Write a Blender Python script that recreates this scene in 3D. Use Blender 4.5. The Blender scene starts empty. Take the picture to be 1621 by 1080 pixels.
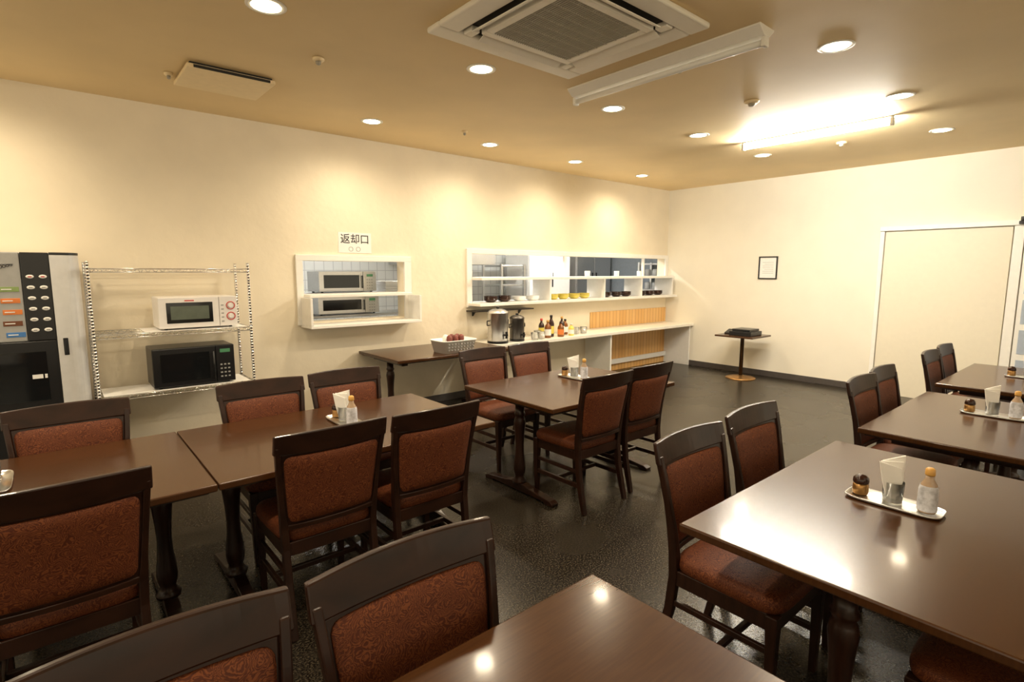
import bpy, bmesh, math, random
from mathutils import Vector, Matrix
random.seed(3)
scene=bpy.context.scene
COL=scene.collection
H,W,L=3.067,5.731,8.565
# ------------------------------------------------------------------ materials
def newmat(name):
    m=bpy.data.materials.new(name); m.use_nodes=True
    nt=m.node_tree; b=nt.nodes["Principled BSDF"]; return m,nt,b
def mat(name,col,rough=.5,metal=0,noise=0,nscale=20,bump=0,bscale=60,coat=0,emis=None,estr=0,trans=0,spec=.5,stretch=None):
    m,nt,b=newmat(name); N=nt.nodes; K=nt.links
    b.inputs["Base Color"].default_value=(*col,1); b.inputs["Roughness"].default_value=rough
    b.inputs["Metallic"].default_value=metal; b.inputs["Coat Weight"].default_value=coat
    b.inputs["Coat Roughness"].default_value=.08
    b.inputs["Specular IOR Level"].default_value=spec
    b.inputs["Transmission Weight"].default_value=trans
    if emis: b.inputs["Emission Color"].default_value=(*emis,1); b.inputs["Emission Strength"].default_value=estr
    tc=N.new("ShaderNodeTexCoord"); mp=N.new("ShaderNodeMapping"); K.new(tc.outputs["Object"],mp.inputs[0])
    if stretch: mp.inputs["Scale"].default_value=stretch
    if noise:
        n=N.new("ShaderNodeTexNoise"); n.inputs["Scale"].default_value=nscale; n.inputs["Detail"].default_value=6
        K.new(mp.outputs[0],n.inputs[0])
        r=N.new("ShaderNodeValToRGB"); r.color_ramp.elements[0].position=.3; r.color_ramp.elements[1].position=.7
        r.color_ramp.elements[0].color=(*[c*(1-noise) for c in col],1)
        r.color_ramp.elements[1].color=(*[min(1,c*(1+noise)) for c in col],1)
        K.new(n.outputs[0],r.inputs[0]); K.new(r.outputs[0],b.inputs["Base Color"])
    if bump:
        n=N.new("ShaderNodeTexNoise"); n.inputs["Scale"].default_value=bscale; n.inputs["Detail"].default_value=5
        K.new(mp.outputs[0],n.inputs[0]); bp=N.new("ShaderNodeBump"); bp.inputs["Strength"].default_value=bump
        bp.inputs["Distance"].default_value=.01; K.new(n.outputs[0],bp.inputs["Height"]); K.new(bp.outputs[0],b.inputs["Normal"])
    return m
M={}
M['wall']=mat("plaster_cream",(.87,.78,.61),.75,noise=.04,nscale=2.5,bump=.3,bscale=14)
M['wall2']=mat("paint_cream_pale",(.86,.81,.69),.7,noise=.02,nscale=3,bump=.08,bscale=60)
M['ceil']=mat("ceiling_tan",(.83,.65,.37),.6,noise=.06,nscale=1.2,bump=.1,bscale=5)
M['vent']=mat("vent_tan",(.90,.74,.47),.5,noise=.03)
M['base']=mat("baseboard_grey",(.07,.06,.055),.5,noise=.1)
M['wood']=mat("dark_walnut",(.022,.008,.0042),.34,noise=.35,nscale=8,coat=.12,spec=.30,stretch=(1,8,1))
M['top']=mat("table_walnut",(.055,.021,.0065),.24,noise=.14,nscale=9,coat=.15,spec=.30,stretch=(1,14,1))
M['topedge']=mat("table_edge_dark",(.012,.005,.003),.3,noise=.1,coat=.1)
M['white']=mat("white_paint",(.90,.88,.83),.4,noise=.02)
M['counter']=mat("white_laminate",(.86,.83,.75),.3,noise=.02)
M['door']=mat("door_offwhite",(.80,.74,.60),.55,noise=.015)
M['chrome']=mat("chrome_wire",(.75,.74,.72),.2,metal=1,noise=.05)
M['steel']=mat("stainless_steel",(.66,.66,.66),.28,metal=1,noise=.06,stretch=(1,1,10))
M['dsteel']=mat("dark_steel",(.16,.15,.14),.3,metal=.9,noise=.08)
M['silver']=mat("silver_plastic",(.70,.70,.70),.3,metal=.15,noise=.04)
M['greyp']=mat("grey_panel",(.38,.38,.37),.4,noise=.05)
M['black']=mat("black_plastic",(.010,.010,.011),.3,noise=.1)
M['glassblk']=mat("black_glass",(.008,.009,.010),.08,noise=.05)
M['mww']=mat("microwave_white",(.86,.83,.80),.35,noise=.02)
M['mwwin']=mat("microwave_window",(.10,.12,.09),.2,noise=.1)
M['red']=mat("red_print",(.6,.06,.05),.5,noise=.03)
M['green']=mat("green_display",(.06,.16,.08),.4,noise=.02,emis=(.2,.9,.3),estr=.08)
M['orange']=mat("orange_label",(.75,.22,.05),.5,noise=.1)
M['olive']=mat("olive_label",(.25,.35,.12),.5,noise=.1)
M['blue']=mat("blue_label",(.06,.2,.5),.5,noise=.1)
M['brown']=mat("brown_label",(.15,.05,.02),.5,noise=.1)
M['paper']=mat("paper_white",(.88,.87,.84),.8,noise=.015)
M['ink']=mat("ink_black",(.02,.02,.02),.7,noise=.02)
M['greyink']=mat("ink_grey",(.35,.34,.32),.7,noise=.02)
M['brass']=mat("brass_brown",(.45,.25,.09),.3,metal=.8,noise=.1)
M['amber']=mat("amber_liquid",(.22,.07,.012),.1,noise=.1)
M['soy']=mat("soy_dark",(.03,.01,.006),.1,noise=.05)
M['soyb']=mat("bottle_pale_glass",(.42,.30,.20),.12,noise=.15,nscale=30)
M['yellow']=mat("yellow_brown_cap",(.62,.34,.08),.4,noise=.03)
M['yel2']=mat("yellow_bowl",(.75,.62,.12),.4,noise=.05)
M['bluelab']=mat("blue_white_label",(.60,.61,.67),.5,noise=.32,nscale=55)
M['maroon']=mat("maroon_packet",(.16,.035,.025),.5,noise=.4,nscale=40)
M['glass']=mat("clear_glass",(.95,.97,.96),.03,trans=.95,noise=.005)
M['acw']=mat("ac_plastic",(.90,.86,.76),.45,noise=.01)
M['acgr']=mat("ac_grille_grey",(.42,.39,.32),.5,noise=.03)
M['dark']=mat("dark_gap",(.02,.018,.015),.8,noise=.05)
M['lampw']=mat("fixture_enamel",(.92,.90,.84),.35,noise=.01)
M['tubeoff']=mat("tube_unlit",(.90,.90,.86),.3,noise=.01)
M['tubeon']=mat("tube_lit",(1,1,1),.3,emis=(1,.95,.84),estr=380)
M['bulb']=mat("downlight_glow",(1,1,1),.3,emis=(1,.86,.55),estr=22)
M['kbulb']=mat("kitchen_tube_glow",(1,1,1),.3,emis=(1,.98,.94),estr=90)
M['frost']=mat("frosted_pane",(.42,.48,.58),.35,noise=.04)
M['kwall2']=mat("kitchen_slate",(.22,.25,.28),.5,noise=.05)
def brickmat(name,c1,c2,mort,scale,w,h,rough=.25,axis='XZ',ms=.012):
    m,nt,b=newmat(name);N=nt.nodes;K=nt.links
    tc=N.new("ShaderNodeTexCoord");sp=N.new("ShaderNodeSeparateXYZ");cb=N.new("ShaderNodeCombineXYZ")
    K.new(tc.outputs["Object"],sp.inputs[0]);K.new(sp.outputs[axis[0]],cb.inputs[0]);K.new(sp.outputs[axis[1]],cb.inputs[1])
    t=N.new("ShaderNodeTexBrick");t.offset=0;t.inputs["Scale"].default_value=scale;t.inputs["Brick Width"].default_value=w;t.inputs["Row Height"].default_value=h
    t.inputs["Mortar Size"].default_value=ms
    t.inputs["Color1"].default_value=(*c1,1);t.inputs["Color2"].default_value=(*c2,1);t.inputs["Mortar"].default_value=(*mort,1)
    K.new(cb.outputs[0],t.inputs[0]);K.new(t.outputs[0],b.inputs["Base Color"]);b.inputs["Roughness"].default_value=rough
    return m
M['tile']=brickmat("kitchen_tile",(.66,.66,.63),(.62,.63,.60),(.42,.42,.41),1,.15,.15,ms=.006)
M['slat']=brickmat("pine_slats",(.80,.50,.20),(.74,.42,.14),(.48,.22,.06),1,.085,3.0,.45,ms=.005)
m,nt,b=newmat("dark_terrazzo_floor");N=nt.nodes;K=nt.links
tc=N.new("ShaderNodeTexCoord");n1=N.new("ShaderNodeTexNoise");n1.inputs["Scale"].default_value=110;n1.inputs["Detail"].default_value=3
n2=N.new("ShaderNodeTexNoise");n2.inputs["Scale"].default_value=1.5;n2.inputs["Detail"].default_value=5
K.new(tc.outputs["Object"],n1.inputs[0]);K.new(tc.outputs["Object"],n2.inputs[0])
r=N.new("ShaderNodeValToRGB");e=r.color_ramp.elements;e[0].position=.45;e[0].color=(.009,.0068,.0048,1);e[1].position=.72;e[1].color=(.075,.059,.040,1)
K.new(n1.outputs[0],r.inputs[0])
r2=N.new("ShaderNodeMapRange");r2.inputs[3].default_value=.24;r2.inputs[4].default_value=.30;K.new(n2.outputs[0],r2.inputs[0])
K.new(r.outputs[0],b.inputs["Base Color"]);K.new(r2.outputs[0],b.inputs["Roughness"]);b.inputs["Specular IOR Level"].default_value=.30
bp=N.new("ShaderNodeBump");bp.inputs["Strength"].default_value=.06;bp.inputs["Distance"].default_value=.002;K.new(n1.outputs[0],bp.inputs["Height"]);K.new(bp.outputs[0],b.inputs["Normal"])
M['floor']=m
m,nt,b=newmat("red_brown_upholstery");N=nt.nodes;K=nt.links
tc=N.new("ShaderNodeTexCoord");n0=N.new("ShaderNodeTexNoise");n0.inputs["Scale"].default_value=15;n0.inputs["Detail"].default_value=1
K.new(tc.outputs["Object"],n0.inputs[0])
mx=N.new("ShaderNodeMix");mx.data_type='RGBA';mx.inputs[0].default_value=.25;K.new(tc.outputs["Object"],mx.inputs[6]);K.new(n0.outputs["Color"],mx.inputs[7])
wv=N.new("ShaderNodeTexWave");wv.inputs["Scale"].default_value=30;wv.inputs["Distortion"].default_value=9;wv.inputs["Detail"].default_value=1.5;wv.inputs["Detail Scale"].default_value=2.2
K.new(mx.outputs[2],wv.inputs[0])
r=N.new("ShaderNodeValToRGB");e=r.color_ramp.elements;e[0].position=.40;e[0].color=(.074,.016,.0052,1);e[1].position=.80;e[1].color=(.165,.047,.014,1)
K.new(wv.outputs[0],r.inputs[0]);K.new(r.outputs[0],b.inputs["Base Color"]);b.inputs["Roughness"].default_value=.6;b.inputs["Specular IOR Level"].default_value=.3
bp=N.new("ShaderNodeBump");bp.inputs["Strength"].default_value=.2;bp.inputs["Distance"].default_value=.003;K.new(wv.outputs[0],bp.inputs["Height"]);K.new(bp.outputs[0],b.inputs["Normal"])
M['uph']=m
# ------------------------------------------------------------------ mesh builder
class MB:
    def __init__(s): s.bm=bmesh.new()
    def box(s,x0,x1,y0,y1,z0,z1,mi=0):
        v=[s.bm.verts.new(p) for p in ((x0,y0,z0),(x1,y0,z0),(x1,y1,z0),(x0,y1,z0),(x0,y0,z1),(x1,y0,z1),(x1,y1,z1),(x0,y1,z1))]
        for q in ((3,2,1,0),(4,5,6,7),(0,1,5,4),(1,2,6,5),(2,3,7,6),(3,0,4,7)):
            f=s.bm.faces.new([v[i] for i in q]); f.material_index=mi
        return s
    def loops(s,loops,mi=0,smooth=False,cap=True,closed=False):
        vl=[[s.bm.verts.new(p) for p in lp] for lp in loops]
        n=len(vl[0]); K=len(vl)
        for i in range(K if closed else K-1):
            a=vl[i];c=vl[(i+1)%K]
            for j in range(n):
                try:
                    f=s.bm.faces.new([a[j],a[(j+1)%n],c[(j+1)%n],c[j]]); f.material_index=mi; f.smooth=smooth
                except ValueError: pass
        if cap and not closed:
            f=s.bm.faces.new(vl[0][::-1]); f.material_index=mi
            f=s.bm.faces.new(vl[-1]); f.material_index=mi
        return s
    def lathe(s,prof,c=(0,0,0),seg=24,mi=0,axis='z',cap=True,closed=False,sx=1,sy=1):
        lp=[]
        for r,z in prof:
            r=max(r,.0004); q=[]
            for k in range(seg):
                a=2*math.pi*k/seg; p=(r*math.cos(a)*sx,r*math.sin(a)*sy,z)
                if axis=='y': p=(p[0],-p[2],p[1])
                if axis=='x': p=(p[2],p[0],p[1])
                q.append((p[0]+c[0],p[1]+c[1],p[2]+c[2]))
            lp.append(q)
        return s.loops(lp,mi,True,cap,closed)
    def rod(s,a,b,r,seg=8,mi=0):
        a=Vector(a);b=Vector(b);d=(b-a).normalized();u=d.orthogonal().normalized();w=d.cross(u)
        lp=[[tuple(p+u*r*math.cos(2*math.pi*k/seg)+w*r*math.sin(2*math.pi*k/seg)) for k in range(seg)] for p in (a,b)]
        return s.loops(lp,mi,True)
    def path(s,pts,r,seg=8,mi=0):
        for i in range(len(pts)-1): s.rod(pts[i],pts[i+1],r,seg,mi)
        return s
    def prism(s,poly,x0,x1,axis='x',mi=0):
        def P(t,a,b): return (t,a,b) if axis=='x' else ((a,t,b) if axis=='y' else (a,b,t))
        return s.loops([[P(x0,a,b) for a,b in poly],[P(x1,a,b) for a,b in poly]],mi)
    def sect(s,secs,mi=0):
        return s.loops([[(cx-hx,cy-hy,z),(cx+hx,cy-hy,z),(cx+hx,cy+hy,z),(cx-hx,cy+hy,z)] for cx,cy,z,hx,hy in secs],mi)
    def obj(s,name,mats,parent=None,bevel=0,seg=2,loc=None,rot=0):
        bmesh.ops.recalc_face_normals(s.bm,faces=s.bm.faces[:])
        me=bpy.data.meshes.new(name); s.bm.to_mesh(me); s.bm.free()
        if not isinstance(mats,(list,tuple)): mats=[mats]
        for q in mats: me.materials.append(M[q])
        o=bpy.data.objects.new(name,me); COL.objects.link(o)
        if parent: o.parent=parent
        if loc: o.location=loc
        if rot: o.rotation_euler[2]=rot
        if bevel:
            md=o.modifiers.new("bevel","BEVEL"); md.width=bevel; md.segments=seg; md.limit_method='ANGLE'; md.angle_limit=math.radians(40)
        return o
def tag(o,label,cat,group=None):
    o["label"]=label;o["category"]=cat
    if group:o["group"]=group
    return o
def root(name,label,cat,loc=(0,0,0),rot=0,group=None):
    o=bpy.data.objects.new(name,None); o.empty_display_size=.1; COL.objects.link(o)
    o.location=loc;o.rotation_euler[2]=rot
    return tag(o,label,cat,group)
def dup(o,loc,rot=None,parent=None,label=None):
    c=o.copy(); COL.objects.link(c)
    if parent is not None: c.parent=parent
    else:
        c.location=loc
        if rot is not None: c.rotation_euler[2]=rot
        if label: c["label"]=label
    for k in list(o.children): dup(k,None,None,c)
    return c
def struct(o): o["kind"]="structure"; return o
def text_mesh(body,size,name,matk,parent,loc,rot):
    cu=bpy.data.curves.new(name,"FONT");cu.body=body;cu.size=size;cu.extrude=.0008;cu.offset=.0004;cu.align_x='CENTER';cu.align_y='CENTER'
    t=bpy.data.objects.new("tmp",cu);COL.objects.link(t)
    bpy.context.view_layer.update()
    me=bpy.data.meshes.new_from_object(t.evaluated_get(bpy.context.evaluated_depsgraph_get()))
    bpy.data.objects.remove(t)
    me.materials.clear();me.materials.append(M[matk])
    o=bpy.data.objects.new(name,me);COL.objects.link(o);o.parent=parent;o.location=loc;o.rotation_euler=rot
    return o
# ------------------------------------------------------------------ room shell
XB,YB=-3.2,-3.2
T=.15
struct(MB().box(XB-T,9.4,YB-T,8.6,-.12,0).obj("floor","floor"))
struct(MB().box(XB-T,L+T,YB-T,W+T,H,H+.12).obj("ceiling","ceil"))
HX0,HX1,HZ0,HZ1=2.02,3.20,1.11,1.75
KX0,KX1,KZ0,KZ1=4.18,8.48,1.22,1.87
w=MB()
w.box(XB-T,HX0,W,W+T,0,H); w.box(HX0,HX1,W,W+T,0,HZ0); w.box(HX0,HX1,W,W+T,HZ1,H)
w.box(HX1,KX0,W,W+T,0,H); w.box(KX0,KX1,W,W+T,0,KZ0); w.box(KX0,KX1,W,W+T,KZ1,H); w.box(KX1,L,W,W+T,0,H)
struct(w.obj("wall_left","wall"))
struct(MB().box(L,L+T,YB-T,W+T,0,H).obj("wall_right","wall2"))
def fill_opening_wall(name,ax):  # unseen walls; openings added so warm world light fills room and ceiling
    w=MB(); lo,hi=(YB-T,W) if ax=='x' else (XB,L)
    segs=[(lo,hi,0,.75),(lo,hi,2.85,H)]
    n=4; step=(hi-lo)/n
    for k in range(n+1):
        c=lo+k*step; segs.append((max(lo,c-.12),min(hi,c+.12),.75,2.85))
    for a,b_,z0,z1 in segs:
        if ax=='x': w.box(XB-T,XB,a,b_,z0,z1)
        else: w.box(a,b_,YB-T,YB,z0,z1)
    struct(w.obj(name,"wall"))
fill_opening_wall("wall_back",'x'); fill_opening_wall("wall_front",'y')
struct(MB().box(L-.012,L,2.44,W,0,.09).obj("baseboard_right","base",bevel=.003))
struct(MB().box(XB,4.1,W-.012,W,0,.09).obj("baseboard_left","base",bevel=.003))
struct(MB().box(1.0,9.4,8.4,8.5,0,2.6).obj("wall_kitchen_back","tile"))
struct(MB().box(.9,1.0,W+T,8.5,0,2.6).obj("wall_kitchen_left","tile"))
struct(MB().box(9.3,9.4,W+T,8.5,0,2.6).obj("wall_kitchen_right","kwall2"))
struct(MB().box(.9,9.4,W+T,8.5,2.6,2.7).obj("ceiling_kitchen","white"))
d=MB().box(L-.04,L-.002,1.10,2.36,.0,2.17)
struct(d.obj("door_1","door",bevel=.004))
t=MB().box(L-.05,L-.002,2.37,2.42,0,2.24).box(L-.07,L-.002,-.2,2.42,2.18,2.24).box(L-.05,L-.002,1.0,1.09,0,2.18)
struct(t.obj("trim_1","white",bevel=.004))
g=MB().box(L-.035,L-.002,-.05,.99,0,2.17,0)
for i in range(5):
    for j in range(2):
        z0=.35+i*.35; y0=.05+j*.47
        g.box(L-.040,L-.034,y0,y0+.43,z0,z0+.28,1)
struct(g.obj("door_2",["white","frost"],bevel=.002))
b_=MB().box(L-.12,L-.0705,.98,1.05,2.19,2.225).lathe([(.020,0),(.020,.05)],(L-.095,1.02,2.225),16)
tag(b_.obj("door_closer","black",bevel=.004),"small black door rail bracket above sliding door","door hardware")
# ------------------------------------------------------------------ camera
f=858.8;pit,roll,yaw=[math.radians(x) for x in (7.377,.128,49.57)]
F=Vector((math.cos(pit)*math.cos(yaw),math.cos(pit)*math.sin(yaw),-math.sin(pit)))
R0=Vector((math.sin(yaw),-math.cos(yaw),0));U0=R0.cross(F)
Rv=R0*math.cos(roll)+U0*math.sin(roll);Uv=-R0*math.sin(roll)+U0*math.cos(roll)
cam=bpy.data.cameras.new("camera");co=bpy.data.objects.new("camera",cam);COL.objects.link(co)
mm=Matrix((Rv,Uv,-F)).transposed().to_4x4(); mm.translation=Vector((0,0,1.65)); co.matrix_world=mm
cam.sensor_width=36;cam.lens=f/1621*36;cam.clip_start=.02
scene.camera=co
# ------------------------------------------------------------------ chair
def interp(pts,z):
    for (a,b),(c,d) in zip(pts,pts[1:]):
        if z<=c: 
            t=(z-a)/(c-a); t=max(0,t); return b+(d-b)*t
    return pts[-1][1]
RAKE=[(0,-.075),(.12,-.045),(.25,-.015),(.40,0),(.50,-.002),(.60,-.012),(.70,-.028),(.80,-.048),(.96,-.085)]
XP=[(0,.215),(.25,.210),(.45,.210),(.70,.230),(.96,.250)]
CONC=.028
def yb(z,x): return interp(RAKE,z)-CONC*max(0,1-(x/.25)**2)
def make_chair():
    r=root("dining_chair","dark walnut dining chair with red-brown patterned upholstered seat and back","chair",group="dining chairs around the tables")
    for sx in (-1,1):
        secs=[(sx*interp(XP,z),interp(RAKE,z),z,.012+.004*(z<.6),.020 if z>.1 and z<.7 else .015) for z in (0,.12,.25,.40,.50,.60,.70,.80,.90)]
        MB().sect(secs).obj("leg","wood",r,.005)
        MB().sect([(sx*.205,.405,0,.014,.014),(sx*.210,.405,.30,.019,.019),(sx*.21,.405,.40,.022,.022),(sx*.21,.405,.43,.022,.022)]).obj("leg","wood",r,.004)
        MB().box(sx*.21-.010,sx*.21+.010,-.01,.39,.17,.20).obj("stretcher","wood",r,.003)
        MB().box(sx*.21-.009,sx*.21+.009,.0,.39,.27,.295).obj("stretcher","wood",r,.003)
    MB().box(-.205,.205,.19,.212,.172,.198).obj("stretcher","wood",r,.003)
    a=MB().box(-.205,.205,.395,.418,.365,.43).box(-.205,.205,-.012,.012,.365,.43)
    a.box(-.222,-.200,.0,.40,.365,.43).box(.200,.222,.0,.40,.365,.43)
    a.obj("seat_frame","wood",r,.003)
    lp=[]
    for z,sc in ((.428,.955),(.435,.985),(.455,1.0),(.475,.985),(.487,.95),(.495,.86),(.500,.6),(.502,.2)):
        q=[]
        for k in range(40):
            a=2*math.pi*k/40; cx=math.copysign(abs(math.cos(a))**.32,math.cos(a)); cy=math.copysign(abs(math.sin(a))**.32,math.sin(a))
            hw=.232+.008*cy; q.append((cx*hw*sc,.21+cy*.225*sc,z))
        lp.append(q)
    MB().loops(lp,0,True).obj("seat","uph",r)
    lp=[]
    for i in range(17):
        x=-.262+.524*i/16; e=abs(x/.262)
        zt=.960-.006*e**2; zb=.862+.002*e-.006*(1-e**2)
        lp.append([(x,yb(zb,x)-.013,zb),(x,yb(zt,x)-.011,zt),(x,yb(zt,x)+.010,zt),(x,yb(zb,x)+.013,zb)])
    MB().loops(lp).obj("top_rail","wood",r,.006)
    lp=[]
    for i in range(13):
        x=-.203+.406*i/12
        lp.append([(x,yb(z,x)+dy,z) for z,dy in ((.495,-.012),(.520,-.012),(.520,.012),(.495,.012))])
    MB().loops(lp).obj("bottom_rail","wood",r,.004)
    zc,hz=.690,.172
    def hw(z): return interp(XP,z)-.010
    ts=[-1,-.97,-.92,-.82,-.65,-.4,-.1,.2,.5,.72,.86,.94,.98,1]
    ss=[-1,-.96,-.88,-.7,-.45,-.15,.15,.45,.7,.88,.96,1]
    def pad(inset,th,edge,name,mk):
        bm=MB();G={}
        for side in (1,-1):
            for i,t_ in enumerate(ts):
                z=zc+(hz-inset)*t_
                k=max(0,(abs(t_)-.78)/.22); wf=1-(.13 if inset else .0)*(1-math.sqrt(max(0,1-k*k)))
                for j,s_ in enumerate(ss):
                    x=s_*(hw(z)-inset*.8)*wf
                    e=(1-abs(s_)**8)*(1-abs(t_)**8)
                    y=yb(z,x)+side*(edge+th*e)
                    G[side,i,j]=bm.bm.verts.new((x,y,z))
        nt_,ns=len(ts),len(ss)
        for side in (1,-1):
            for i in range(nt_-1):
                for j in range(ns-1):
                    f_=bm.bm.faces.new([G[side,i,j],G[side,i,j+1],G[side,i+1,j+1],G[side,i+1,j]]);f_.smooth=True
        ring=[(0,j) for j in range(ns)]+[(i,ns-1) for i in range(1,nt_)]+[(nt_-1,j) for j in range(ns-2,-1,-1)]+[(i,0) for i in range(nt_-2,0,-1)]
        for a,b in zip(ring,ring[1:]+ring[:1]):
            bm.bm.faces.new([G[1,a[0],a[1]],G[1,b[0],b[1]],G[-1,b[0],b[1]],G[-1,a[0],a[1]]])
        bm.obj(name,mk,r)
    pad(0,0,.006,"back_frame","wood")
    pad(.012,.014,.009,"backrest","uph")
    return r
chair=make_chair()
near=[(-.03,2.27),(.93,2.33),(1.475,2.31),(2.868,2.34),(3.425,2.38),(2.12,-.14),(2.70,-.14)]
far=[(.03,3.60),(.98,3.60),(1.545,3.63),(2.93,3.85),(3.50,3.86),(2.09,1.25),(2.70,1.27),(4.06,1.19),(4.60,1.22),(5.87,1.21),(6.48,1.23),(.645,1.165),(.09,1.18)]
first=True
for (x,y) in near:
    if first: chair.location=(x,y+.085,0); first=False
    else: dup(chair,(x,y+.085,0),0)
for (x,y) in far: dup(chair,(x,y-.085,0),math.pi)
# ------------------------------------------------------------------ tables
def make_table(sx,sy,zt,label,grp):
    r=root("dining_table",label,"table",group=grp)
    hx,hy=sx/2,sy/2
    MB().box(-hx,hx,-hy,hy,zt-.032,zt).obj("tabletop",["top"],r,.006)
    MB().box(-hx+.03,hx-.03,-hy+.03,hy-.03,zt-.045,zt-.033).obj("under_frame","topedge",r)
    zb=zt-.085
    prof=[(.052,.065),(.055,.085),(.040,.10),(.034,.12),(.043,.15),(.046,.18),(.043,.22),(.034,.30),(.032,.36),(.036,.44),(.042,.50),(.045,.53),(.040,.56),(.032,.575),(.040,.59),(.042,.60),(.034,.615),(.034,zb)]
    for s_ in (-1,1):
        cx=s_*(hx-.15)
        MB().lathe(prof,(cx,0,0),24).obj("column","wood",r)
        MB().box(cx-.035,cx+.035,-hy*.72,hy*.72,zb,zt-.046).obj("top_bracket","wood",r,.006)
        e=hy*.76
        poly=[(-e,0),(-e-.004,.02),(-e+.03,.036),(-.14,.058),(-.07,.075),(.07,.075),(.14,.058),(e-.03,.036),(e+.004,.02),(e,0),(e-.07,0),(e-.10,.014),(-e+.10,.014),(-e+.07,0)]
        MB().prism(poly,cx-.032,cx+.032).obj("foot","wood",r,.005)
    return r
TL="glossy dark walnut rectangular table on two turned pedestal columns"
tb=make_table(1.5,1.0,.75,TL,"dark dining tables")
TC=[(-.2705,2.98),(1.235,2.98),(2.41,.52),(4.27,.53),(6.19,.57),(.425,.505)]
tb.location=(*TC[0],0)
for c in TC[1:]: dup(tb,(*c,0),0)
te=make_table(1.40,1.0,.75,TL,"dark dining tables"); te.location=(3.145,2.955,0)
st=make_table(1.5,.9,.755,"dark walnut serving table standing against cream wall","dark dining tables"); st.location=(3.34,5.24,0)
# ------------------------------------------------------------------ condiment trays
def tray(x,y,z=.751):
    lab="small clear tray holding condiments and napkins on table"
    r=root("condiment_tray",lab,"tray",(x,y,z),group="condiment trays on tables")
    lp=[]
    for s_,zz in ((.90,0),(.97,.003),(1.0,.012),(.98,.013),(.94,.005),(.5,.004)):
        q=[]
        for k in range(32):
            a=2*math.pi*k/32;cx=math.copysign(abs(math.cos(a))**.4,math.cos(a));cy=math.copysign(abs(math.sin(a))**.4,math.sin(a))
            q.append((cx*.070*s_,cy*.160*s_,zz))
        lp.append(q)
    MB().loops(lp,0,True).obj("dish","steel",r)
    z2=z+.0065
    s=root("pepper_shaker","small glass shaker with dark lid on condiment tray","shaker",(x,y+.115,z2),group="shakers on trays")
    MB().lathe([(.024,0),(.028,.006),(.028,.038),(.024,.046)],seg=20).obj("body","brass",s)
    MB().lathe([(.027,.0465),(.029,.052),(.027,.068),(.018,.078),(.004,.082)],seg=20).obj("lid","soy",s)
    n=root("napkin_holder","clear tumbler stuffed with folded white paper napkins","napkin holder",(x,y+.005,z2),rot=math.radians(-52),group="napkin holders on trays")
    MB().lathe([(.032,0),(.037,.085),(.035,.085),(.030,.006),(.0,.006)],seg=24,cap=False).obj("tumbler","glass",n)
    nb=MB()
    rr=random.Random(int(x*100))
    for k in range(3):
        y0=-.014+.0095*k; y1=y0+.009; dx=-.012+.006*k; zt=.150+.012*k+.004*rr.random(); sl=.012*(1-k)
        nb.loops([[(-.024,y0,.010),(.024,y0,.010),(.024,y1,.010),(-.024,y1,.010)],
                  [(-.034+dx,y0-.003,.09),(.034+dx,y0-.003,.09),(.034+dx,y1-.002,.09),(-.034+dx,y1-.002,.09)],
                  [(-.042+dx*1.6,y0-.002,zt+sl),(.036+dx*1.6,y0-.002,zt-sl),(.036+dx*1.6,y1-.004,zt-sl),(-.042+dx*1.6,y1-.004,zt+sl)]])
    nb.obj("napkins","paper",n,.001)
    b=root("soy_sauce_bottle","small pale sauce bottle with blue white label and yellow-brown cap","bottle",(x,y-.105,z2),group="sauce bottles on trays")
    MB().lathe([(.027,0),(.030,.005),(.031,.02),(.031,.021),(.030,.085),(.025,.108),(.014,.128),(.0135,.142)],seg=24).obj("body","soyb",b)
    MB().lathe([(.0315,.008),(.0320,.020),(.0313,.088),(.0275,.104)],seg=24,cap=False).obj("label_wrap","bluelab",b)
    MB().lathe([(.0155,.1422),(.0165,.147),(.0155,.165),(.010,.170),(.006,.171)],seg=20).obj("cap","yellow",b)
for x,y in ((2.44,.57),(1.29,3.06),(3.34,3.10),(4.46,.57),(6.3,.6),(-.25,3.08)): tray(x,y)
# ------------------------------------------------------------------ wire rack
RX0,RX1,RY0,RY1=.235,1.36,5.21,5.64
r=root("wire_rack","tall chrome wire shelving rack against the cream wall","shelf rack")
for px in (RX0,RX1):
    for py in (RY0,RY1):
        pr=[(.018,0),(.018,.02)];z=.03
        while z<1.70: pr+=[(.0125,z),(.0125,z+.022),(.0113,z+.0225),(.0113,z+.0248)];z+=.025
        pr+=[(.014,1.705),(.010,1.715)]
        MB().lathe(pr,(px,py,0),10).obj("post","chrome",r)
for sz in (.655,1.145,1.66):
    s=MB()
    for zz in (sz,sz-.028):
        s.path([(RX0,RY0,zz),(RX1,RY0,zz),(RX1,RY1,zz),(RX0,RY1,zz),(RX0,RY0,zz)],.0035,6)
    n=22
    for k in range(n):
        for yy in (RY0,RY1):
            xa=RX0+(RX1-RX0)*k/n; xb=RX0+(RX1-RX0)*(k+.5)/n; xc=RX0+(RX1-RX0)*(k+1)/n
            s.path([(xa,yy,sz),(xb,yy,sz-.028),(xc,yy,sz)],.002,5)
    k=RX0+.03
    while k<RX1-.01: s.rod((k,RY0,sz+.002),(k,RY1,sz+.002),.002,5); k+=.03
    for yy in (RY0+.14,RY0+.29): s.rod((RX0,yy,sz-.003),(RX1,yy,sz-.003),.0035,6)
    s.obj("shelf","chrome",r)
MB().box(RX0+.03,RX1-.03,RY0+.01,RY1-.03,.6605,.6625).obj("shelf_liner","paper",r)
MB().box(RX0+.33,RX1-.03,RY0+.01,RY1-.03,1.1505,1.1525).obj("shelf_liner","paper",r)
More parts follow.
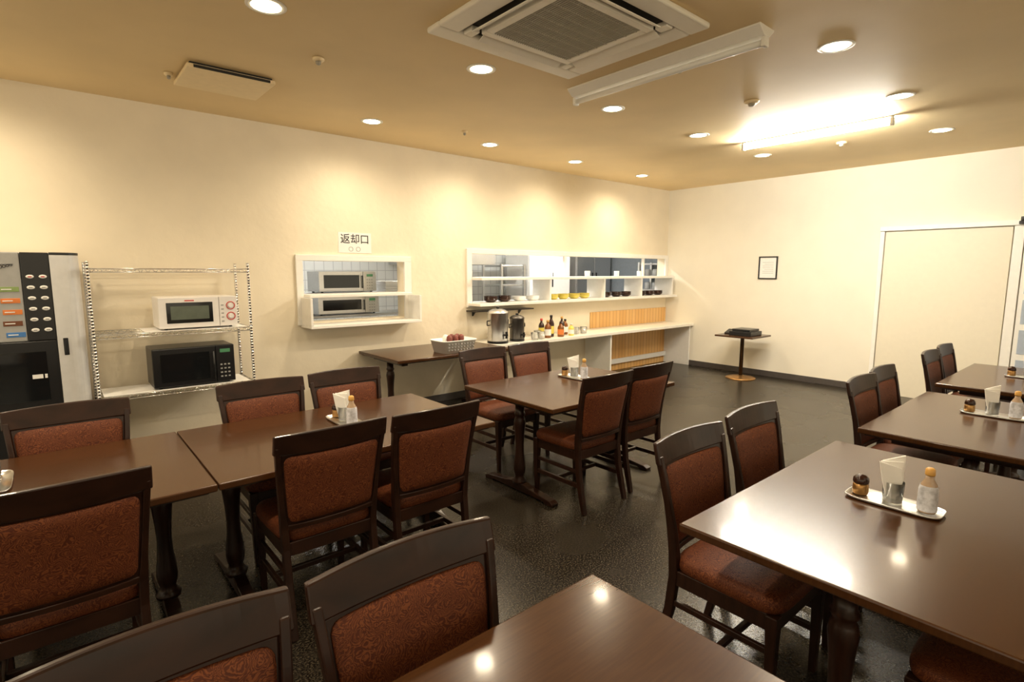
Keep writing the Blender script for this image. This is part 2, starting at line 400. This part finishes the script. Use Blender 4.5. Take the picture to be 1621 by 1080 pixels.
def microwave(name,lab,x0,x1,y0,y1,z0,z1,body,white):
    r=root(name,lab,"microwave",((x0+x1)/2,(y0+y1)/2,z0))
    hx,hy,h=(x1-x0)/2,(y1-y0)/2,z1-z0
    MB().box(-hx,hx,-hy+.02,hy,.012,h).obj("body",body,r,.008)
    for a in (-1,1):
        for b in (-1,1): MB().lathe([(.014,0),(.014,.014)],(a*(hx-.05),b*(hy-.05),0),12).obj("foot","black",r)
    dx=hx*.52
    MB().box(-hx,dx-.002,-hy,-hy+.019,.014,h-.002).obj("door",body,r,.005)
    MB().box(-hx+.055,dx-.05,-hy-.003,-hy+.001,.055,h-.045).obj("window","glassblk",r,.006)
    if white: MB().box(-hx+.085,dx-.08,-hy-.0045,-hy-.003,.085,h-.075).obj("window_mesh","mwwin",r)
    MB().box(dx+.002,hx,-hy+.002,-hy+.019,.014,h-.002).obj("control_panel",body,r,.004)
    cx=(dx+hx)/2
    if white:
        for zz in (.70,.36):
            MB().lathe([(.036,0),(.036,.004),(.029,.004),(.029,0)],(cx+.02,-hy+.001,h*zz),24,0,'y',cap=False).obj("printed_arc","red",r)
            MB().lathe([(.022,0),(.020,.016),(.017,.018)],(cx+.02,-hy+.003,h*zz),20,0,'y').obj("dial","mww",r)
        for k in range(5): MB().box(cx-.055,cx-.035,-hy-.001,-hy+.003,.05+k*.035,.060+k*.035).obj("button","greyink",r)
        MB().box(-hx+.19,-hx+.26,-hy-.001,-hy+.001,h-.035,h-.025).obj("printed_mark","red",r)
    else:
        MB().box(cx-.04,cx+.04,-hy-.001,-hy+.003,h-.065,h-.035).obj("display","green",r)
        for i in range(4):
            for k in range(3): MB().box(cx-.042+k*.03,cx-.026+k*.03,-hy-.001,-hy+.003,h*.16+i*.035,h*.16+.012+i*.035).obj("button","greyp",r)
        MB().rod((dx-.02,-hy-.02,.05),(dx-.02,-hy-.02,h-.05),.007,8).rod((dx-.02,-hy-.02,.06),(dx-.02,-hy,.06),.005).rod((dx-.02,-hy-.02,h-.06),(dx-.02,-hy,h-.06),.005).obj("handle","black",r)
    return r
microwave("microwave","white countertop microwave on upper wire shelf",.67,1.26,5.24,5.58,1.153,1.425,"mww",True)
microwave("microwave","black countertop microwave on lower wire shelf",.60,1.215,5.24,5.60,.663,1.0,"black",False)
# ------------------------------------------------------------------ drink vending machine
r=root("vending_machine","grey and black cup drink dispensing machine with lit buttons","vending machine",(0,0,0))
vx0,vx1,vy0,vy1=-.52,.195,5.29,5.70
MB().box(vx0+.02,vx1-.04,vy0+.05,vy1,.60,1.775).obj("body","silver",r,.01)
MB().box(vx0,-.142,vy0,vy0+.05,1.13,1.775).obj("front_panel","greyp",r,.008)
MB().box(-.14,.020,vy0-.004,vy0+.05,1.13,1.775).obj("button_panel","black",r,.006)
poly=[]
for k in range(9):
    a=math.pi/2*k/8; poly.append((.105+.09*math.sin(a),vy0-.01+.09*(1-math.cos(a))))
poly=[(.022,vy0-.01)]+poly+[(.195,vy0+.14),(.022,vy0+.14)]
MB().prism([(a,b) for a,b in poly],.60,1.758,'z').obj("door","silver",r,.004)
MB().prism([(a,b) for a,b in poly],1.759,1.777,'z').obj("top_cap","black",r,.002)
MB().box(.062,.078,vy0-.028,vy0-.012,1.03,1.12).box(.055,.085,vy0-.016,vy0-.009,1.01,1.14).obj("handle","black",r,.004)
MB().box(vx0,.020,vy0+.0,vy0+.05,.60,1.128).obj("cup_station","black",r,.006)
MB().box(-.40,-.05,vy0-.006,vy0+.001,.68,1.05).obj("cup_door","glassblk",r,.01)
MB().box(-.14,-.08,vy0-.010,vy0-.006,.85,.88).obj("notice","paper",r)
MB().box(-.07,-.055,vy0-.010,vy0-.006,.85,.88).obj("notice","paper",r)
for i in range(6):
    for j in range(2):
        x=-.095+j*.072; z=1.60-i*.078
        MB().lathe([(.023,0),(.023,.005),(.015,.007)],(x,vy0-.004,z),16,0,'y',sy=.6).obj("button","paper",r)
        MB().box(x-.010,x+.010,vy0-.013,vy0-.0115,z-.004,z+.003).obj("button_mark","red" if i==0 else "greyink",r)
for i,(k,x) in enumerate((("olive",-.21),("orange",-.21),("orange",-.205),("brown",-.21),("blue",-.20))):
    z=1.51-i*.082
    MB().box(x-.055,x+.05,vy0-.003,vy0+.001,z-.018,z+.018).obj("drink_label",k,r,.002)
    MB().box(x-.045,x+.01,vy0-.005,vy0-.003,z-.003,z+.004).obj("drink_label_text","paper",r)
sc=[]
for k in range(60):
    t_=k/59; sc.append((-.29+.11*t_+.012*math.sin(t_*38),vy0-.002,1.665+.02*t_+.016*math.cos(t_*38)*(1.3-t_)))
MB().path(sc,.0018,5).obj("script_emblem","black",r)
r=root("machine_stand","dark cabinet stand under the drink machine","stand")
MB().box(-.56,.18,5.26,5.71,.02,.575).obj("body","black",r,.006)
MB().box(-.60,.205,5.18,5.715,.576,.598).obj("top_board","greyp",r,.004)
MB().box(-.54,-.19,5.25,5.26,.06,.55).obj("door","black",r,.003)
MB().box(-.17,.18,5.25,5.26,.06,.55).obj("door","black",r,.003)
# ------------------------------------------------------------------ return hatch
r=root("return_hatch","white wooden framed return hatch with projecting shelf box","hatch")
fo=MB(); fx0,fx1,fz0,fz1=1.95,3.29,1.08,1.81; yf=W-.03
fo.box(fx0,fx1,yf,W-.001,HZ1,fz1).box(fx0,HX0,yf,W-.001,fz0,HZ1).box(HX1,fx1,yf,W-.001,fz0,HZ1)
fo.obj("frame","white",r,.003)
MB().box(HX0+.001,HX1-.001,W-.20,W+T,1.37,1.40).obj("middle_shelf","white",r,.003)
MB().box(1.985,3.265,5.44,W+T,1.06,1.09).obj("bottom_shelf","white",r,.003)
MB().box(1.985,2.01,5.44,W-.031,1.091,1.37).obj("side_board","white",r,.003)
MB().box(3.24,3.265,5.44,W-.031,1.091,1.37).obj("side_board","white",r,.003)
r=root("paper_sign","white paper sign with black printed return counter characters","sign")
MB().box(2.42,2.80,W-.004,W-.001,1.84,2.06).obj("sheet","paper",r)
text_mesh("返却口",.112,"lettering","ink",r,(2.61,W-.0055,1.985),(math.pi/2,0,0))
for xx in (2.56,2.645):
    MB().lathe([(.026,0),(.026,.001),(.021,.001),(.021,0)],(xx,W-.0042,1.882),20,0,'y',cap=False).obj("symbol","greyink",r)
# ------------------------------------------------------------------ serving opening
r=root("serving_hatch","long white framed kitchen pass-through with shelves","hatch")
yf=W-.03
MB().box(4.10,L-.005,yf,W-.001,KZ1,1.93).box(4.10,KX0,yf,W-.001,1.18,KZ1).box(KX1,L-.005,yf,W-.001,1.18,KZ1).obj("frame","white",r,.003)
MB().box(4.185,8.475,5.50,W+T+.1,1.53,1.565).obj("shelf","white",r,.003)
MB().box(4.12,8.50,5.45,W+T+.1,1.20,1.235).obj("shelf","white",r,.003)
for x in (5.42,6.6,7.55,8.44):
    MB().box(x-.015,x+.015,5.52,W+T,1.236,1.529).obj("divider","white",r,.002)
for x in (5.95,7.9):
    MB().box(x-.02,x+.02,W+.02,W+.06,1.566,KZ1-.001).obj("post","white",r,.002)
tag(MB().box(6.5,L-.02,W-.02,W-.001,0,.70).obj("wood_slat_panel","slat"),"vertical pine wood slat panelling below the white counter","wall panel","pine slat panels at the counter")
tag(MB().box(6.5,L-.02,W-.02,W-.001,.7452,1.0).obj("wood_slat_panel","slat"),"low pine wood slat backsplash above the white counter","wall panel","pine slat panels at the counter")
r=root("serving_counter","long white laminate serving counter under the kitchen opening","counter")
MB().box(4.13,L-.003,5.14,W-.022,.702,.745).obj("worktop","counter",r,.004)
for xx in (6.38,4.14,8.53): MB().box(xx,xx+.03,5.20,W-.022,0,.70).obj("support_panel","white",r,.003)
MB().box(6.42,8.52,5.66,5.69,.12,.20).obj("kick_board","white",r,.003)
# ------------------------------------------------------------------ counter-top items
def urn(x,y,z,rad,h,lab,mk):
    r=root("beverage_urn",lab,"urn",(x,y,z),group="drink urns on counter")
    MB().lathe([(rad*1.02,0),(rad*1.02,.03),(rad,.035),(rad,h*.8),(rad*1.03,h*.81),(rad*1.03,h*.84),(rad*.9,h*.88),(rad*.5,h*.93),(.02,h*.94)],seg=32).obj("body",mk,r)
    MB().lathe([(.018,h*.942),(.022,h*.97),(.016,h),(.004,h)],seg=16).obj("knob","black",r)
    MB().box(-.02,.02,-rad-.05,-rad-.001,h*.22,h*.27).box(-.012,.012,-rad-.05,-rad-.03,h*.15,h*.34).obj("tap","black",r,.004)
    MB().lathe([(rad*1.025,0),(rad*1.03,.005),(rad*1.03,.028),(rad*1.025,.032)],seg=32,cap=False).obj("base_band","black",r)
    for s in (-1,1):
        MB().path([(s*rad,0,h*.62),(s*(rad+.04),0,h*.62),(s*(rad+.04),0,h*.5),(s*rad,0,h*.5)],.007,8).obj("handle","black",r)
urn(4.28,5.30,.7455,.130,.46,"tall stainless steel drink urn with black tap","steel")
urn(4.60,5.30,.7455,.095,.36,"slimmer dark steel drink dispenser with black tap","dsteel")
def bottle(x,y,z,rad,h,body,cap,lab,lm="yel2"):
    r=root("condiment_bottle",lab,"bottle",(x,y,z),group="bottles on serving counter")
    MB().lathe([(rad*.9,0),(rad,.006),(rad,h*.6),(rad*.8,h*.7),(rad*.4,h*.8),(rad*.38,h*.88)],seg=20).obj("body",body,r)
    MB().lathe([(rad*1.02,h*.15),(rad*1.02,h*.5)],seg=20,cap=False).obj("label_wrap",lm,r)
    MB().lathe([(rad*.45,h*.885),(rad*.45,h*.99),(rad*.3,h)],seg=16).obj("cap",cap,r)
bottle(5.13,5.27,.7455,.045,.24,"amber","yellow","amber syrup bottle with yellow cap on counter","paper")
bottle(5.26,5.34,.7455,.042,.30,"soy","black","tall dark sauce bottle with black cap on counter")
bottle(5.36,5.25,.7455,.045,.21,"amber","soy","squat amber sauce bottle with dark cap","orange")
bottle(5.47,5.34,.7455,.04,.27,"soy","yellow","dark dressing bottle with yellow cap","paper")
bottle(5.58,5.26,.7455,.04,.17,"yel2","white","yellow dressing bottle with white cap","paper")
bottle(5.17,5.44,.7455,.04,.25,"soy","red","dark sauce bottle with red cap standing behind")
bottle(5.62,5.42,.7455,.04,.22,"amber","black","amber bottle with black cap standing behind","paper")
for i,(x,y) in enumerate(((4.84,5.22),(4.96,5.22),(5.02,5.36),(5.74,5.32),(5.88,5.30))):
    o=MB().lathe([(.045,0),(.052,.10),(.050,.10),(.043,.006),(0,.006)],(0,0,0),20,cap=False).obj("glass_tumbler","glass",None,loc=(x,y,.7455)); tag(o,"clear glass tumbler on white counter","glass","tumblers on the counter")
r=root("wall_shelf","thin dark wall shelf above the drink urns","shelf")
MB().box(4.10,5.10,5.52,W-.001,1.125,1.14).obj("board","topedge",r,.002)
for xx in (4.2,5.0): MB().prism([(5.66,1.1245),(W-.001,1.1245),(W-.001,1.06),(5.72,1.06)],xx-.008,xx+.008).obj("bracket","black",r)
# basket with packets
BX,BY=3.40,5.00
r=root("plastic_basket","white slotted plastic basket on dark side table","basket",(BX,BY,.7556))
lp=[]
for sc,z in ((.86,0),(1.0,.13),(1.04,.13),(1.04,.138),(.97,.138),(.84,.008)):
    q=[]
    for k in range(32):
        a=2*math.pi*k/32;cx=math.copysign(abs(math.cos(a))**.35,math.cos(a));cy=math.copysign(abs(math.sin(a))**.35,math.sin(a)); q.append((cx*.23*sc,cy*.16*sc,z))
    lp.append(q)
s=MB().loops(lp,0,True)
for k in range(9):
    x=-.16+k*.04
    for j in range(3): s.box(x-.009,x+.009,-.1505-.0045*j-.004,-.145-.0045*j+.004,.03+j*.032,.042+j*.032,1)
s.obj("body",["paper","greyink"],r)
rr=random.Random(5)
for lay in range(2):
    for k in range(12 if lay==0 else 6):
        if lay==0: x=BX-.117+.078*(k%4);y=BY-.078+.078*(k//4)
        else: x=BX-.078+.078*(k%3);y=BY-.039+.078*(k//3)
        mk="paper" if (k+lay)%5==4 else "maroon"
        o=MB().lathe([(.010,0),(.028,.010),(.035,.040),(.030,.075),(.012,.090)],(0,0,0),9).obj("snack_packet",mk,loc=(x,y,.7556+.0085+lay*.0905),rot=rr.random()*3)
        tag(o,"small white wrapped snack packet heaped in basket" if mk=="paper" else "small maroon wrapped snack packet heaped in basket","packet","snack packets in the basket")
def stack(name,x,y,z,n,rad,mk,lab,cat,grp):
    for i in range(n):
        o=MB().lathe([(rad*.5,0),(rad*.9,rad*.25),(rad,rad*.5),(rad*.96,rad*.5),(rad*.85,rad*.28),(rad*.45,.006),(0,.006)],(0,0,0),20,cap=False).obj(name,mk,loc=(x,y,z+i*.018)); tag(o,lab,cat,grp)
for i,x in enumerate((5.6,5.82,6.05,6.28)): stack("yellow_bowl",x,5.66,1.2355,3,.085,"yel2","yellow serving bowl on the pass-through shelf","bowl","yellow bowls on the shelf")
for i,x in enumerate((6.78,7.05,7.3)): stack("dark_bowl",x,5.66,1.2355,3,.09,"soy","dark lacquer bowl stacked on the pass-through shelf","bowl","dark bowls on the shelf")
for i,x in enumerate((7.72,7.95,8.2)): stack("dark_bowl",x,5.66,1.2355,3,.085,"soy","dark lacquer bowl stacked on the pass-through shelf","bowl","dark bowls on the shelf")
for i,x in enumerate((4.45,4.68)): stack("dark_bowl",x,5.66,1.2355,3,.095,"soy","dark lacquer bowl stacked on the pass-through shelf","bowl","dark bowls on the shelf")
for i,x in enumerate((4.95,5.2)): stack("white_plate",x,5.66,1.2355,2,.10,"paper","white dish on the pass-through shelf","dish","white dishes on the shelf")
for i,(x,k) in enumerate(((5.5,"paper"),(6.3,"paper"),(7.0,"white"),(7.6,"paper"))):
    o=MB().lathe([(.03,0),(.04,.01),(.042,.085),(.038,.085),(.03,.01)],(0,0,0),16,cap=False).obj("white_cup",k,loc=(x,5.62,1.5655)); tag(o,"small white cup on the pass-through upper shelf","cup","white cups on upper shelf")
# ------------------------------------------------------------------ kitchen behind
def shelfunit(x0,x1,y0,y1,zs,lab,name="steel_shelf_unit"):
    r=root(name,lab,"kitchen shelf")
    for px in (x0,x1):
        for py in (y0,y1): MB().box(px-.02,px+.02,py-.02,py+.02,0,zs[-1]+.02).obj("post","steel",r)
    for z in zs: MB().box(x0+.021,x1-.021,y0,y1,z-.03,z).obj("shelf","steel",r,.003)
shelfunit(2.0,3.9,6.25,6.75,(.30,1.12,1.385,1.95),"stainless kitchen shelf unit behind the return hatch")
microwave("microwave","silver and black microwave on stainless shelf behind hatch",2.40,3.12,6.27,6.65,1.386,1.64,"steel",False)
microwave("microwave","silver and black oven on lower stainless kitchen shelf",2.38,3.15,6.27,6.65,1.121,1.345,"steel",False)
for k in range(4):
    o=MB().loops([[(a*.16*s_,b_*.20*s_,z) for a,b_ in ((-1,-1),(1,-1),(1,1),(-1,1))] for s_,z in ((.92,0),(1,.03),(.97,.03),(.90,.005))]).obj("food_tray","paper",loc=(3.42,6.5,1.3855+k*.032)); tag(o,"white plastic food tray stacked on kitchen shelf","tray","stacked kitchen trays")
def kbox(name,lab,cat,x0,x1,y0,y1,z1,body,rows):
    r=root(name,lab,cat)
    MB().box(x0,x1,y0+.03,y1,.08,z1).obj("body",body,r,.006)
    MB().box(x0+.03,x1-.03,y0+.06,y1-.03,0,.079).obj("plinth","black",r)
    n=2;hh=(z1-.1)/rows
    for i in range(rows):
        for j in range(n):
            a=x0+(x1-x0)/n*j+.006;b=x0+(x1-x0)/n*(j+1)-.006
            MB().box(a,b,y0,y0+.029,.09+i*hh,.09+(i+1)*hh-.01).obj("door",body,r,.004)
            hxp=b-.05 if j==0 else a+.05
            MB().box(hxp-.01,hxp+.01,y0-.02,y0-.001,.09+i*hh+hh*.35,.09+i*hh+hh*.65).obj("handle","black",r,.002)
kbox("steel_worktable","stainless steel kitchen worktable cabinet","kitchen counter",4.3,6.2,6.9,7.6,.86,"steel",1)
kbox("refrigerator","tall white kitchen refrigerator","refrigerator",6.9,8.0,7.6,8.3,1.95,"white",2)
kbox("refrigerator","tall steel kitchen refrigerator","refrigerator",8.15,9.2,7.55,8.25,1.95,"steel",2)
shelfunit(6.27,6.82,7.66,8.2,(.4,.9,1.4,1.75),"stainless shelf unit along kitchen wall")
shelfunit(8.85,9.25,6.0,6.55,(.4,.9,1.3,1.55,1.80),"narrow stainless shelf unit by the slate kitchen wall")
for zz in (1.3005,1.5505):
    for yy in (6.1,6.28,6.45):
        o=MB().lathe([(.05,0),(.06,.01),(.06,.12),(.05,.13),(.03,.14)],(0,0,0),16).obj("storage_jar","paper" if yy<6.2 else "greyp",loc=(9.0,yy,zz)); tag(o,"small storage jar on narrow kitchen shelf","jar","kitchen storage jars")
r=root("range_hood","large grey stainless exhaust hood over kitchen range","range hood")
MB().prism([(7.5,1.75),(8.38,1.75),(8.38,2.5),(7.9,2.5),(7.5,1.95)],4.4,6.0).obj("body","steel",r,.005)
r=root("gas_range","black and steel gas range under the hood","stove")
MB().box(4.5,5.9,7.75,8.38,.02,.86).obj("body","steel",r,.005)
for k in range(3): MB().lathe([(.13,.862),(.13,.88),(.10,.88),(.10,.862)],(4.8+k*.45,8.05,0),20,cap=False).obj("burner","black",r)
for x in (4.8,5.25):
    r=root("stock_pot","large stainless stock pot on the gas range","pot",(x,8.05,.8805),group="pots on the range")
    MB().lathe([(.15,0),(.15,.26),(.158,.262),(.15,.268),(.05,.29),(.01,.29)],seg=24).obj("body","steel",r)
    for s in (-1,1): MB().path([(s*.15,0,.2),(s*.19,0,.2),(s*.19,0,.23),(s*.15,0,.23)],.006,6).obj("handle","steel",r)
# ------------------------------------------------------------------ pedestal stand by right wall
r=root("pedestal_table","small dark pedestal table with round brass base by the wall","side table",(8.10,4.02,0))
MB().box(-.30,.30,-.30,.30,.655,.68).obj("tabletop","top",r,.006)
MB().lathe([(.22,0),(.22,.012),(.19,.022),(.06,.035),(.028,.05)],seg=32).obj("base","brass",r)
MB().lathe([(.028,.05),(.028,.62),(.06,.635),(.06,.654)],seg=20).obj("pole","wood",r)
o=MB().box(7.90,8.26,3.80,4.14,.6805,.745).box(7.93,8.23,3.83,4.11,.746,.780).obj("menu_binder","black",bevel=.006);tag(o,"stacked black binder on small pedestal table","binder")
o=MB().prism([(8.02,.6805),(8.30,.6805),(8.30,.70),(8.16,.75),(8.02,.70)],4.16,4.28,'y').obj("black_box","black",bevel=.004);tag(o,"small black card box on pedestal table","box")
r=root("framed_notice","small black framed notice hanging on pale wall","picture frame")
y0,y1,z0,z1=3.76,4.05,1.53,1.88;x=L
MB().box(x-.02,x-.001,y0,y0+.018,z0,z1).box(x-.02,x-.001,y1-.018,y1,z0,z1).box(x-.02,x-.001,y0+.018,y1-.018,z0,z0+.018).box(x-.02,x-.001,y0+.018,y1-.018,z1-.018,z1).obj("frame","black",r)
MB().box(x-.008,x-.001,y0+.018,y1-.018,z0+.018,z1-.018).obj("sheet","paper",r)
s=MB()
for k in range(7): s.box(x-.0095,x-.008,y0+.06,y1-.06-(.03 if k%3==2 else 0),z0+.09+k*.028,z0+.094+k*.028)
s.obj("printed_lines","greyink",r)
# ------------------------------------------------------------------ ceiling fixtures
r=root("ceiling_air_conditioner","large square cassette air conditioner with central grille","air conditioner",(2.415,2.35,H))
hx,hy=.60,.56; dz=-.035
a=MB()
def rect(s,x0,x1,y0,y1,z0,z1): s.box(x0,x1,y0,y1,z0,z1)
ix,iy=.33,.33; ox,oy=.43,.40
rect(a,-hx,hx,-hy,-oy-.03,dz,-.001);rect(a,-hx,hx,oy+.03,hy,dz,-.001);rect(a,-hx,-ox-.03,-oy-.03,oy+.03,dz,-.001);rect(a,ox+.03,hx,-oy-.03,oy+.03,dz,-.001)
a.obj("panel_frame","acw",r,.012,3)
MB().box(-ox-.029,ox+.029,-oy-.029,oy+.029,-.006,-.001).obj("air_outlet","dark",r)
for s in (-1,1):
    MB().prism([(s*(oy-.045),-.03),(s*(oy-.045),-.024),(s*(oy+.012),-.05),(s*(oy+.012),-.056)],-ix,ix,'x').obj("louver","acw",r,.002)
    MB().prism([(s*(ox-.045),-.03),(s*(ox-.045),-.024),(s*(ox+.012),-.05),(s*(ox+.012),-.056)],-iy,iy,'y').obj("louver","acw",r,.002)
a=MB();fx,fy=.36,.345
rect(a,-fx,fx,-fy,-fy+.05,-.045,-.0065);rect(a,-fx,fx,fy-.05,fy,-.045,-.0065);rect(a,-fx,-fx+.05,-fy+.05,fy-.05,-.045,-.0065);rect(a,fx-.05,fx,-fy+.05,fy-.05,-.045,-.0065)
for sx in (-1,1):
    for sy in (-1,1): a.box(sx*.40-.03,sx*.40+.03,sy*.385-.04,sy*.385+.04,-.04,-.0065)
a.obj("grille_frame","acw",r,.006)
a=MB()
k=-fx+.06
while k<fx-.055: a.box(k,k+.006,-fy+.05,fy-.05,-.042,-.030); k+=.0165
k=-fy+.08
while k<fy-.06: a.box(-fx+.05,fx-.05,k,k+.006,-.041,-.032); k+=.075
a.obj("grille","acgr",r)
MB().box(-fx+.05,fx-.05,-fy+.05,fy-.05,-.02,-.0065).obj("filter","acgr",r)
def fluor(x,y0,y1,lit,lab):
    r=root("fluorescent_lamp",lab,"ceiling light",(x,(y0+y1)/2,H))
    h=(y1-y0)/2
    if lit: MB().box(-.022,.022,-h,h,-.018,-.001).obj("housing","lampw",r,.003)
    else: MB().prism([(-.09,-.012),(-.09,-.001),(.09,-.001),(.09,-.012),(.035,-.055),(-.035,-.055)],-h,h,'y').obj("housing","lampw",r,.003)
    zt=-.062 if lit else -.088
    for s in (-1,1):
        MB().box(-.025,.025,s*(h-.01)-.014,s*(h-.01)+.014,zt-.026,-.019 if lit else -.056).obj("socket","lampw",r,.006)
    MB().lathe([(.020,-h+.025),(.020,h-.025)],(0,0,zt),16,0,'y').obj("tube","tubeon" if lit else "tubeoff",r)
    return r
fluor(3.31,1.60,3.12,False,"unlit white fluorescent batten fixture on tan ceiling")
fluor(6.0,1.68,3.10,True,"brightly lit white fluorescent batten fixture on tan ceiling")
# downlights
r=root("downlight","round recessed warm downlight with white trim ring","ceiling light",group="recessed ceiling downlights")
MB().lathe([(.105,-.001),(.105,-.003),(.098,-.006),(.078,-.005),(.078,-.001)],seg=32,closed=True,cap=False).obj("trim_ring","lampw",r)
MB().lathe([(.077,-.0015),(.077,-.003),(.03,-.0035),(.001,-.0035)],seg=32).obj("bulb","bulb",r)
ld=bpy.data.lights.new("downlight_lamp","SPOT");ld.energy=82;ld.color=(1,.83,.59);ld.spot_size=math.radians(165);ld.spot_blend=1.0;ld.shadow_soft_size=.07
lo=bpy.data.objects.new("lamp_light",ld);COL.objects.link(lo);lo.parent=r;lo.location=(0,0,-.03)
DL=[(1.02,3.25),(2.46,3.23),(2.49,5.0),(3.94,5.02),(5.38,5.05),(6.90,5.11),(3.91,3.23),(5.33,3.24),(6.83,3.27),(3.93,1.45),(5.40,1.48),(6.99,1.53),
    (2.47,1.45),(1.02,1.45),(-.5,3.25),(-.45,5.0),(-.5,1.45)]
r.location=(*DL[0],H)
for c in DL[1:]: dup(r,(*c,H),0)
# vent
r=root("ceiling_vent","tan square ceiling vent cover dropped below the ceiling","vent",(1.13,4.65,H))
MB().box(-.27,.27,-.24,.24,-.014,-.001).obj("body","dark",r)
MB().box(-.29,.29,-.255,.255,-.042,-.015).obj("cover","vent",r,.006)
MB().box(-.25,.25,-.262,-.2555,-.040,-.022).obj("slot","dark",r)
for x,y,rd in ((4.62,2.33,.06),(1.51,3.79,.04),(.79,4.77,.03),(3.37,4.71,.03),(3.48,2.29,.05),(6.8,2.38,.05)):
    rt=root("smoke_detector","small round ceiling detector","detector",(x,y,H),group="ceiling detectors")
    MB().lathe([(rd,-.001),(rd,-.012),(rd*.8,-.02),(rd*.5,-.022)],seg=20).obj("base","vent",rt)
    MB().lathe([(rd*.45,-.0225),(rd*.4,-.04),(rd*.15,-.045)],seg=16).obj("sensor","acgr",rt)
for x,y in ((2.6,7.2),(5.2,6.7),(7.3,6.8)):
    rt=root("kitchen_lamp","cool white kitchen ceiling batten light","ceiling light",(x,y,2.6),group="kitchen batten lights")
    MB().box(-.6,.6,-.08,.08,-.04,0).obj("housing","lampw",rt,.004)
    MB().box(-.58,.58,-.05,.05,-.06,-.041).obj("diffuser","kbulb",rt,.004)
wd=bpy.data.worlds.new("world");scene.world=wd;wd.use_nodes=True
wd.node_tree.nodes["Background"].inputs[0].default_value=(1,.85,.60,1);wd.node_tree.nodes["Background"].inputs[1].default_value=1.5  # warm ambient fill, enters through the added wall openings
scene.view_settings.view_transform='Standard'
scene.view_settings.look='None'
